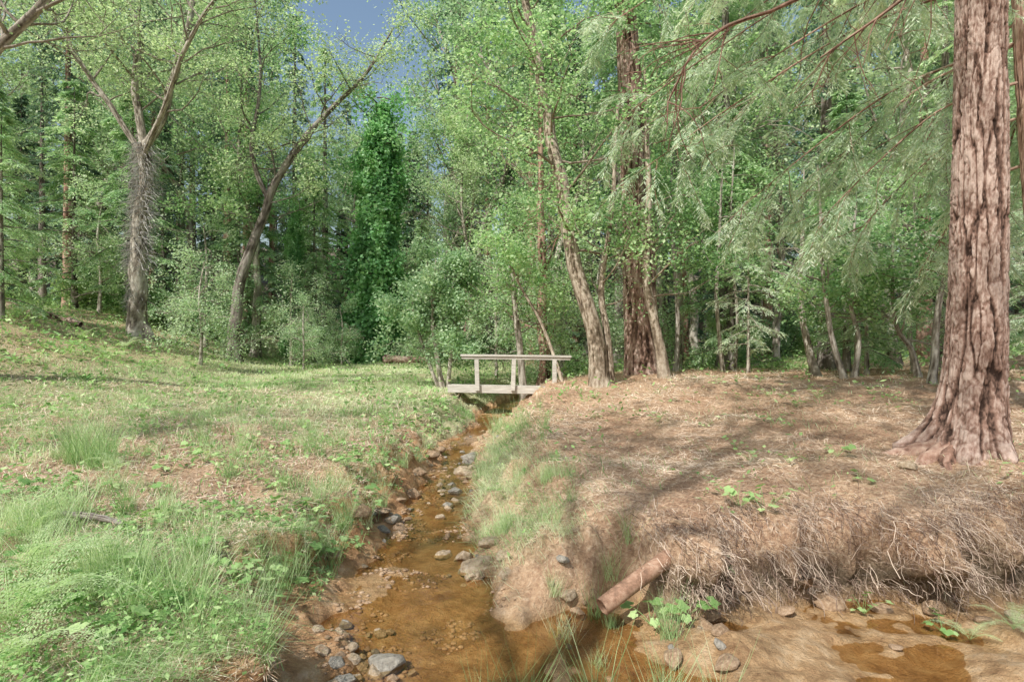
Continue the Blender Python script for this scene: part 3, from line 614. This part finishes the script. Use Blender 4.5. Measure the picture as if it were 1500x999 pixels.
o=mkobj('ground_cover',B.mesh('ground_cover',M_cover));tag(o,'low green leafy ground cover plants','ground cover',kind='stuff')
# roots
B=MB();rr_=np.random.default_rng(23)
yfl=lambda x0: np.interp(x0,YFX,YFY)+float((fbm(x0*1.6,2.2,0,9,3)-.5)*.65)
q=0
while q<6200:
    if q%14==0:
        lx=rr_.uniform(1.05,5.2)
        if float(fbm(lx*1.9,3.1,0,51,2))<.42 and rr_.uniform()<.8: continue
        ly=yfl(lx)+rr_.uniform(.05,.6);t_=float(edges(np.array([lx]),np.array([ly]))[1][0]);lz=H1(lx,ly)
        lys=ly+float(yshift(np.array([lx]),np.array([ly]),np.array([t_]))[0])-.02;ba=rr_.normal(0,1.3);Lc=rr_.uniform(.08,.16)+.32*rr_.uniform()**2.5;tc_=rr_.normal(.48,.2)
    q+=1
    c=curve([lx+rr_.normal(0,.09),lys+rr_.normal(0,.04),lz+rr_.normal(.0,.025)],[ba+rr_.normal(0,.9),-.5,rr_.uniform(-.5,.6)],Lc*rr_.uniform(.4,1.4),7,.5,-.2,rr_)
    w_=rr_.uniform(.0006,.0024);S=np.array([w_,0,w_*.5])
    V=np.stack([c-S,c+S],1).reshape(-1,3);kk=np.arange(6)*2
    B.add(V,np.stack([kk,kk+1,kk+3,kk+2],-1),np.clip(tc_+rr_.normal(0,.2),0,1))
o=mkobj('dry_roots',B.mesh('dry_roots',M_root));tag(o,'tangled dry roots and straw hanging over the bank','roots',kind='stuff')
# ------------------------------------------------------------------ rocks
def rockmat(name,a,b,c):
    m,nt,nd,lk=newmat(name);tc=nd.new('ShaderNodeTexCoord');n=nd.new('ShaderNodeTexNoise');n.inputs['Scale'].default_value=3.5;n.inputs['Detail'].default_value=8;n.inputs['Roughness'].default_value=.7
    lk.new(tc.outputs['Object'],n.inputs[0]);rp=ramp(nd,[(.3,a),(.5,b),(.72,c)]);lk.new(n.outputs[0],rp.inputs[0])
    p=nd.new('ShaderNodeBsdfPrincipled');p.inputs['Roughness'].default_value=.75;lk.new(rp.outputs[0],p.inputs['Base Color'])
    bp=nd.new('ShaderNodeBump');bp.inputs['Strength'].default_value=.6;bp.inputs['Distance'].default_value=.08;lk.new(n.outputs[0],bp.inputs['Height']);lk.new(bp.outputs[0],p.inputs['Normal'])
    o=nd.new('ShaderNodeOutputMaterial');lk.new(p.outputs[0],o.inputs[0]);return m
RM=[rockmat('rock_grey',(.13,.11,.09),(.31,.28,.23),(.50,.46,.39)),rockmat('rock_tan',(.20,.14,.08),(.42,.32,.21),(.62,.52,.40)),rockmat('rock_clay',(.16,.10,.055),(.36,.24,.145),(.56,.42,.29))]
RI=[1,1,2,0,1,2,1,0,2]
def rockmesh(seed,mat):
    bm=bmesh.new();bmesh.ops.create_icosphere(bm,subdivisions=4,radius=1);r=np.random.default_rng(seed)
    co=np.array([v.co[:] for v in bm.verts])
    for q in range(11):
        nrm=unit(r.normal(0,1,3));d=r.uniform(.55,.85);dp=co@nrm;ex=np.maximum(dp-d,0);co-=ex[:,None]*nrm*.93
    co*=1+.22*(fbm(co[:,0]*1.7+9,co[:,1]*1.7,co[:,2]*1.7,seed,4)-.5)[:,None]
    co*=np.array([1,r.uniform(.7,.9),r.uniform(.5,.7)])
    for v,c in zip(bm.verts,co): v.co=c
    me=bpy.data.meshes.new('rock');bm.to_mesh(me);bm.free();me.materials.append(mat)
    me.polygons.foreach_set('use_smooth',np.ones(len(me.polygons),bool));return me
rk=[rockmesh(100+i,RM[RI[i]]) for i in range(9)]
GR='stones along the creek bed'
labs=['grey weathered stone in the shallow creek','tan angular stone at the creek edge','brown clay-stained stone at the water']
def rock(x,y,s,i_,dz=0):
    o=bpy.data.objects.new('stone',rk[i_]);COL.objects.link(o);z=max(H1(x,y),-.05)
    o.location=(x,y,z+s*.15+dz);o.scale=(s,s,s);rr=np.random.default_rng(int(abs(x*1000+y*77)));o.rotation_euler=(rr.normal(0,.25),rr.normal(0,.25),rr.uniform(0,6))
    tag(o,labs[RI[i_]],'stone',GR)
for x,y,s,i_ in [(-.79,3.55,.13,3),(-1.05,3.72,.07,6),(-1.08,3.5,.065,7),(-.86,4.0,.045,0),(-1.2,4.1,.06,3),(-.95,3.42,.055,6),(-1.2,3.6,.06,1),(-1.0,3.58,.05,4),(-.9,3.75,.035,7),(-.72,3.4,.05,2),(-.62,3.5,.035,6),(-.64,5.4,.10,1),(-.34,5.05,.19,4),(-.45,5.3,.11,0),(-.2,5.25,.12,1),(-.75,8.7,.20,0),(-.7,9.4,.17,3),(-.6,8.3,.14,1),(.5,4.25,.08,5),(-.75,7.6,.12,3),(-.7,7.2,.09,6),(-.3,4.85,.09,1),(-.05,4.6,.08,4),(1.1,3.9,.10,5),(1.35,3.7,.07,2),(1.0,3.55,.08,8),(2.5,3.7,.05,8),
   (-1.3,7.4,.13,2),(-1.35,8.2,.14,5),(-1.3,9.2,.15,8),(-1.45,6.4,.12,8),(-1.3,10.2,.13,5),(-1.5,5.6,.13,2),(-1.55,4.9,.10,5),(-1.7,5.3,.09,8),(-1.65,6.1,.1,2),(1.75,4.5,.2,5),(2.1,4.6,.14,8),(3.7,5.3,.10,6),(2.4,4.3,.12,5),(3.1,4.2,.11,2),(2.75,4.25,.09,8),(1.5,4.2,.08,2),(2.0,4.15,.09,8),(3.3,3.98,.07,8),(1.30,4.36,.11,8),(1.42,4.25,.09,5),(1.18,4.2,.06,2),(3.6,4.05,.08,1)]:
    rock(x,y,s,i_)
rr_=np.random.default_rng(44)
cl=[(-.65,8.2),(-.65,7.0),(-.6,10),(-1.1,8.9),(-1.2,7.6),(-1.35,6.2),(-1.1,3.7),(-.9,3.5),(-.3,5.1),(-1.4,5.2),(-.4,11.5),(.0,14),(.4,4.2),(1.2,3.8),(-1.1,11.5),(-.55,9),(-.5,10.8),(-.3,12.5)]
for q in range(150):
    cx_,cy_=cl[int(rr_.integers(0,len(cl)))]
    x=cx_+rr_.normal(0,.09+.010*cy_);y=cy_+rr_.normal(0,.06*cy_);y=max(y,3.3)
    rock(x,y,(.018+.045*rr_.uniform()**2)*(1+.12*y),int(rr_.integers(0,9)))
B=MB();n=4000;y=3.2+11*r.uniform(0,1,n)**1.3;l=np.interp(y,YL,XL);g_=np.interp(y,YL,XR);x=l-.1+(g_-l+.25)*r.uniform(0,1,n)
k=fbm(x*2.5,y*2.5,0,12,2)>.48;x,y=x[k],y[k];n=len(x)
z=H(x,y)
bm=bmesh.new();bmesh.ops.create_cube(bm,size=1);bmesh.ops.subdivide_edges(bm,edges=bm.edges,cuts=1,use_grid_fill=True)
cv=np.array([v.co[:] for v in bm.verts]);cf_=np.array([[v.index for v in f.verts] for f in bm.faces]);bm.free();cv=unit(cv)*.5
for q in range(n):
    s=r.uniform(.01,.033)*(1+.05*y[q]);B.add((cv*r.uniform(.7,1.2,(len(cv),1)))*[s*1.3,s,s*.7]+[x[q],y[q],z[q]+s*.1],cf_,r.uniform(.1,.9))
o=mkobj('gravel',B.mesh('gravel',RM[2],True));tag(o,'small brown pebbles in the creek bed','gravel',kind='stuff')
# ------------------------------------------------------------------ footbridge
def woodmat():
    m,nt,nd,lk=newmat('weathered_wood');tc=nd.new('ShaderNodeTexCoord');mp=nd.new('ShaderNodeMapping');mp.inputs['Scale'].default_value=(.6,6,12);lk.new(tc.outputs['Object'],mp.inputs[0])
    n=nd.new('ShaderNodeTexNoise');n.inputs['Scale'].default_value=4;n.inputs['Detail'].default_value=8;n.inputs['Roughness'].default_value=.7;lk.new(mp.outputs[0],n.inputs[0])
    rp=ramp(nd,[(.3,(.26,.23,.19)),(.5,(.48,.45,.40)),(.7,(.70,.68,.63))]);lk.new(n.outputs[0],rp.inputs[0])
    p=nd.new('ShaderNodeBsdfPrincipled');p.inputs['Roughness'].default_value=.85;lk.new(rp.outputs[0],p.inputs['Base Color'])
    bp=nd.new('ShaderNodeBump');bp.inputs['Strength'].default_value=.5;bp.inputs['Distance'].default_value=.01;lk.new(n.outputs[0],bp.inputs['Height']);lk.new(bp.outputs[0],p.inputs['Normal'])
    o=nd.new('ShaderNodeOutputMaterial');lk.new(p.outputs[0],o.inputs[0]);return m
MW=woodmat()
def beam(boxes,name):
    bm=bmesh.new()
    for (c,s,rot) in boxes:
        g=bmesh.ops.create_cube(bm,size=1);vs=g['verts']
        bmesh.ops.scale(bm,vec=s,verts=vs)
        bmesh.ops.rotate(bm,cent=(0,0,0),matrix=Matrix.Rotation(rot,3,'Y'),verts=vs);bmesh.ops.translate(bm,vec=c,verts=vs)
    bmesh.ops.bevel(bm,geom=bm.edges[:],offset=.008,segments=2,affect='EDGES')
    me=bpy.data.meshes.new(name);bm.to_mesh(me);bm.free();me.materials.append(MW);return me
br=mkobj('footbridge',None,None,(-.13,16.2,.0));tag(br,'small weathered wooden footbridge with single railing','footbridge')
D0=.66
mkobj('girder',beam([((0,-.45,D0),(3.3,.10,.22),.018)],'girder'),br)
mkobj('girder',beam([((0,.45,D0-.06),(3.3,.09,.22),.018)],'girder'),br)
mkobj('deck',beam([((-1.58+q*.165,0,D0+.03-(-1.58+q*.165)*.018),(.155,.76,.045),0) for q in range(20)],'deck'),br)
mkobj('handrail',beam([((.24,-.55,D0+.93),(3.05,.12,.06),.012),((.24,-.55,D0+.862),(3.0,.045,.07),.012)],'handrail'),br)
for xx,t_ in [(-.83,-.03),(.17,.035),(1.3,.0)]:
    mkobj('post',beam([((xx,-.548,D0+.40),(.12,.085,.86),t_)],'post'),br)
# ------------------------------------------------------------------ rusty pipe
def rust():
    m,nt,nd,lk=newmat('rust');tc=nd.new('ShaderNodeTexCoord');n=nd.new('ShaderNodeTexNoise');n.inputs['Scale'].default_value=14;n.inputs['Detail'].default_value=8;n.inputs['Roughness'].default_value=.75;lk.new(tc.outputs['Object'],n.inputs[0])
    rp=ramp(nd,[(.3,(.09,.05,.03)),(.5,(.28,.16,.10)),(.72,(.50,.34,.24))]);lk.new(n.outputs[0],rp.inputs[0])
    p=nd.new('ShaderNodeBsdfPrincipled');p.inputs['Roughness'].default_value=.8;lk.new(rp.outputs[0],p.inputs['Base Color'])
    bp=nd.new('ShaderNodeBump');bp.inputs['Strength'].default_value=.5;bp.inputs['Distance'].default_value=.01;lk.new(n.outputs[0],bp.inputs['Height']);lk.new(bp.outputs[0],p.inputs['Normal'])
    o=nd.new('ShaderNodeOutputMaterial');lk.new(p.outputs[0],o.inputs[0]);return m
B=MB();a=np.array([.62,3.92,.17]);b=np.array([1.32,4.30,.47]);ro=.060;ri=.049
d=unit(b-a);A=unit(np.cross(d,[0,0,1]));Bn=np.cross(d,A);th=np.linspace(0,2*np.pi,32,endpoint=False)
prof=[(ri,.5),(ri,.001),(ri+.002,0),(ro-.002,0),(ro,.002),(ro,.25),(ro,.5),(ro,.75),(ro,1)];Lp=np.linalg.norm(b-a)
V=[]
for rad,s in prof: V.append(d*s*Lp+rad*(np.cos(th)[:,None]*A+np.sin(th)[:,None]*Bn))
V=np.concatenate(V);i=np.arange(len(prof)-1)[:,None]*32;j=np.arange(32)[None];k=(j+1)%32
B.add(V,np.stack([i+j,i+k,i+32+k,i+32+j],-1))
o=mkobj('pipe',B.mesh('pipe',rust(),True),loc=tuple(a));tag(o,'rusty iron pipe poking out of the creek bank','pipe')
def log(name,label,p0,p1,r0,mat,seed,catg='log'):
    B=MB();p0=np.array(p0);p1=np.array(p1);P=cat([p0*0,(p1-p0)*.5+[0,0,.02],p1-p0],24);tube(B,P,np.linspace(r0,r0*.6,24)*(1+.15*np.sin(np.arange(24)*1.3)),20,bark=r0*.18,bf=3,seed=seed)
    o=mkobj(name,B.mesh(name,mat,True),loc=tuple(p0));tag(o,label,catg);return o
z=H1(-3.5,4.4);log('driftwood','dark grey weathered branch half hidden in meadow plants',(-3.55,4.5,z+.05),(-3.0,4.4,H1(-3.0,4.4)+.05),.03,M_bark_dark,3,'driftwood')
log('fallen_log','brown fallen log at the far meadow edge',(-6.3,28,H1(-6.3,28)+.2),(-3.4,27.5,H1(-3.4,27.5)+.2),.2,M_bark_red,5)
log('fallen_log','rotten reddish log on the slope',(-19,20.5,H1(-19,20.5)+.15),(-15.3,20.2,H1(-15.3,20.2)+.15),.16,M_bark_red,6)
# ------------------------------------------------------------------ plants
def fern(seed,n=9,L=.6):
    r=np.random.default_rng(seed);B=MB();S=MB()
    for q in range(n):
        az=q*2.4+r.uniform(-.3,.3);c=curve([0,0,0],[math.cos(az)*.6,math.sin(az)*.6,1],L*r.uniform(.7,1.15),14,.04,-.12,r)
        tube(S,c,np.linspace(.003,.001,14),4)
        for s in np.linspace(.18,.98,19):
            ii=s*13;i0=min(int(ii),12);p=c[i0]+(c[i0+1]-c[i0])*(ii-i0);t=unit(c[i0+1]-c[i0]);lat=unit(np.cross(t,[0,0,1]))
            pl=L*.22*math.sin(math.pi*min(1,s*.85+.12))**.8*r.uniform(.8,1.1)
            for sd in (-1,1):
                d=unit(lat*sd+t*.35+[0,0,-.12]+r.normal(0,.1,3));m=8;u=np.linspace(.05,1,m)[:,None]
                PP=p+d*u*pl;w=(1-u[:,0]*.85)*pl*.17+.003
                for s2 in (-1,1):
                    dd=unit(np.cross(d,np.cross(t,d))*s2*1.0+d*.55)[None]+r.normal(0,.08,(m,3))
                    NN=np.tile(np.cross(t,lat),(m,1))+r.normal(0,.2,(m,3))
                    blades(B,PP,dd,NN,w,w*.42,np.clip(.6+r.normal(0,.12,m)+.2*(s-.5),0,1))
    return [('stem',S.mesh('stem',M_fern,True)),('frond',B.mesh('frond',M_fern))]
fa=fern(1,6,.6);fb=fern(2,5,.5);GFn='ferns on the creek bank'
fA=thing('fern','bright green fern with arching fronds on the bank','fern',base(-2.65,3.0),fa,GFn,0,1.35)
fB=thing('fern','bright green fern with arching fronds on the bank','fern',base(-2.95,3.45),fb,GFn,1,1.3)
for q,(x,y,s) in enumerate([(-2.4,2.65,1.1),(-3.5,4.1,.8),(-4.3,6.2,.6),(-1.7,7.2,.4),(-16,18.3,1.6),(-14,18.5,1.5),(-12.4,17.5,1.4),(3.1,3.85,.5),(3.35,3.8,.45),(-13.1,19.2,1.6),(-17,19.8,1.7),(-11,19.5,1.3)]):
    clone([fA,fB][q%2],base(x,y),q*1.7,s)
def lobed(seed,n=7,hgt=.22,ls=.075):
    r=np.random.default_rng(seed);S=MB();B=MB()
    for q in range(n):
        az=q*2.4+r.uniform(-.4,.4);c=curve([0,0,-.01],[math.cos(az)*.7,math.sin(az)*.7,1],hgt*r.uniform(.5,1.2),6,.08,-.1,r);tube(S,c,np.linspace(.003,.0015,6),4)
        tip=c[-1];N=np.array([math.cos(az)*.35,math.sin(az)*.35-.2,1])+r.normal(0,.15,3);N=unit(N);d0=unit(np.cross(np.cross(N,[math.cos(az),math.sin(az),0]),N));e=np.cross(N,d0);s0=ls*r.uniform(.7,1.25);t0=r.uniform(.4,.8)
        for k,an in enumerate([-110,-55,0,55,110]):
            an=math.radians(an);dd=d0*math.cos(an)+e*math.sin(an)+N*r.normal(0,.06);Ls=s0*(1 if k==2 else .85 if k in(1,3) else .6)
            blades(B,tip[None],dd[None],N[None],Ls,Ls*.9,np.array([t0+r.normal(0,.05)]))
            blades(B,(tip+dd*Ls*.35+N*.0015)[None],(dd*.7+e*.55)[None],N[None],Ls*.45,Ls*.2,np.array([t0]))
            blades(B,(tip+dd*Ls*.35+N*.0015)[None],(dd*.7-e*.55)[None],N[None],Ls*.45,Ls*.2,np.array([t0]))
    return [('stem',S.mesh('stem',M_cover,True)),('foliage',B.mesh('foliage',M_cover))]
la=lobed(1);lb=lobed(2,10,.3,.06);GL='broad leaved bank plants'
LA=thing('leafy_plant','low plant with broad lobed green leaves','plant',base(.98,3.98),la,GL,0,1.0)
LB=thing('leafy_plant','upright plant with small lobed green leaves','plant',base(1.9,4.75),lb,GL,0,.9)
rr_=np.random.default_rng(61)
pl=[(1.2,4.0,1.0),(-1.65,4.75,1.0),(-1.6,4.95,.8),(2.1,4.7,.9),(3.2,5.6,.8),(4.35,4.7,.8),(3.0,3.95,.7),(-1.6,5.7,.8),(-2.6,5.9,.9),(2.6,6.6,.7),(3.6,7.8,.9),(2.2,8.6,.8),(4.6,9.2,1.0),(5.6,10.4,1.1),(-3.4,5.4,.8),(-3.9,7.0,.9),(3.1,5.0,.6),(2.6,4.2,.6),(3.9,4.2,.7),(1.6,4.4,.6),(-1.65,6.3,.8),(-1.6,7.2,.8),(-1.7,4.2,.9),(-1.8,5.2,.9),(-1.9,6.0,.8),(-1.5,5.1,.7),(-1.85,6.7,.9)]
for q in range(66):
    y=rr_.uniform(3.2,8) if q<38 else rr_.uniform(3,5);x=-rr_.uniform(1.6,.9*y+.2);pl.append((x,y,rr_.uniform(.4,1.0)))
for q in range(34):
    y=rr_.uniform(5.5,14);x=rr_.uniform(.8,.8*y);pl.append((x,y,rr_.uniform(.3,.8)))
def xs_(x,y): return float(xshift(np.array([x]),np.array([y]),edges(np.array([x]),np.array([y]))[0])[0])
for q,(x,y,s) in enumerate(pl):
    b_=base(x,y);clone([LA,LB][q%2],(x+xs_(x,y),y,b_[2]),q*1.3,s)
def tuft(seed,n=60,h=.45,w=.006,tl=.5):
    r=np.random.default_rng(seed);B=MB()
    for q in range(n):
        az=r.uniform(0,6.28);c=curve([r.normal(0,.05),r.normal(0,.05),-.02],[math.cos(az)*.35,math.sin(az)*.35,1],h*r.uniform(.5,1.15),7,.05,-.09,r)
        ww=np.linspace(w,w*.1,7)[:,None]*.5;a2=r.uniform(0,6.28);S=np.array([math.cos(a2),math.sin(a2),0])*ww
        V=np.stack([c-S,c+S],1).reshape(-1,3);kk=np.arange(6)*2;B.add(V,np.stack([kk,kk+1,kk+3,kk+2],-1),np.clip(r.normal(tl,.15),0,1))
    return B.mesh('grass_tuft',M_grass)
tm=[tuft(1,90),tuft(2,40,.6,.0065,.5),tuft(3,70,.3,.004,.7)]
GT='tufts of tall grass on the banks'
def puttuft(i_,x,y,s):
    o=mkobj('grass_tuft',tm[i_],None,(x+xs_(x,y),y,H1(x,y)));o.scale=(s,)*3;o.rotation_euler[2]=x*9+y*5
    tag(o,['dense upright green grass tuft','tall thin reed-like grass tuft','pale fine arching grass tuft'][i_],'grass tuft',GT)
for (i_,x,y,s) in [(1,-4.9,6.4,1.3),(0,-5.0,6.7,1.5),(0,-4.7,6.5,1.5),(0,-5.3,6.9,1.4),(1,-4.7,6.6,1.3),(0,-4.55,6.3,1.2),(1,.05,2.95,1.0),(1,.45,3.0,1.1),(1,.75,2.9,.9),(1,-.15,3.1,.7),(0,.9,3.3,.7),(1,1.1,3.0,.8),(1,-1.5,3.0,1.0),(0,-1.6,3.4,1.0),(1,-2.0,3.1,1.1),(0,-1.65,3.9,.9),(0,-2.2,4.0,.9),(1,-1.4,3.1,.8),(1,-2.3,3.2,1.1),(0,-2.0,3.35,1.1),(2,-3.6,6.9,1.3),(2,-4,8.5,1.8),(2,-2.9,8.2,1.5),
    (2,-1.45,5.6,.8),(0,-1.6,5.4,.7),(2,-.05,5.6,1),(2,.1,6.1,1),(2,.35,5.3,1),(2,.1,5.1,.9),(2,.4,5.9,1),(2,-.15,6.6,1),(2,-.25,7.3,1.2),(2,-.25,8.2,1.2),(2,-.3,9.2,1.3),(2,-.2,10.3,1.4),(2,-.35,7.8,1.1),(0,-2.0,3.6,1.0),(1,-2.4,3.6,.9),(0,-1.75,4.4,.9),(2,-1.6,4.9,1.0),(2,-1.6,6.0,1.0),(2,-1.6,6.9,1.1),(1,-1.65,4.2,.8),(0,-1.5,6.5,.7),(0,-1.5,7.8,.7),(2,-1.45,8.6,1.2),(2,-1.5,9.8,1.3),(0,-1.9,5.6,.7),(2,-1.8,5.0,1.0),(2,-1.9,6.3,1.1),(1,-1.8,4.6,.7)]: puttuft(i_,x,y,s)
for q in range(150):
    y=rr_.uniform(3.4,13);side=rr_.uniform()<.75
    x=-rr_.uniform(1.5,.9*y) if (side and y>3) else np.interp(y,YL,XR)+rr_.uniform(.1,1.2)
    if side or y<11: puttuft(int(rr_.integers(0,3)),x,y,rr_.uniform(.4,1.0))
# ------------------------------------------------------------------ light, world, camera
el=math.radians(48);S=Vector((-.58*math.cos(el),-.815*math.cos(el),math.sin(el))).normalized()
sd=bpy.data.lights.new('sun','SUN');sd.energy=5;sd.angle=math.radians(.5);sd.color=(1,.975,.93)
so=bpy.data.objects.new('sun',sd);COL.objects.link(so);so.rotation_euler=S.to_track_quat('Z','Y').to_euler()
wd=bpy.data.worlds.new('World');scene.world=wd;wd.use_nodes=True;nt=wd.node_tree
sk=nt.nodes.new('ShaderNodeTexSky');sk.sky_type='NISHITA';sk.sun_disc=False;sk.sun_elevation=el;sk.sun_rotation=math.atan2(S.x,S.y)
sk.air_density=1.6;sk.dust_density=3.5;sk.ozone_density=2.2
bg=nt.nodes['Background'];bg.inputs[1].default_value=.15;nt.links.new(sk.outputs[0],bg.inputs[0])
cd=bpy.data.cameras.new('camera');cd.lens=20;cd.sensor_width=36;cd.clip_end=1000;cd.clip_start=.05
co=bpy.data.objects.new('camera',cd);COL.objects.link(co);co.location=(0,0,2.0);co.rotation_euler=(math.radians(90),0,0);scene.camera=co
scene.view_settings.view_transform='Standard';scene.view_settings.look='None';scene.view_settings.exposure=0
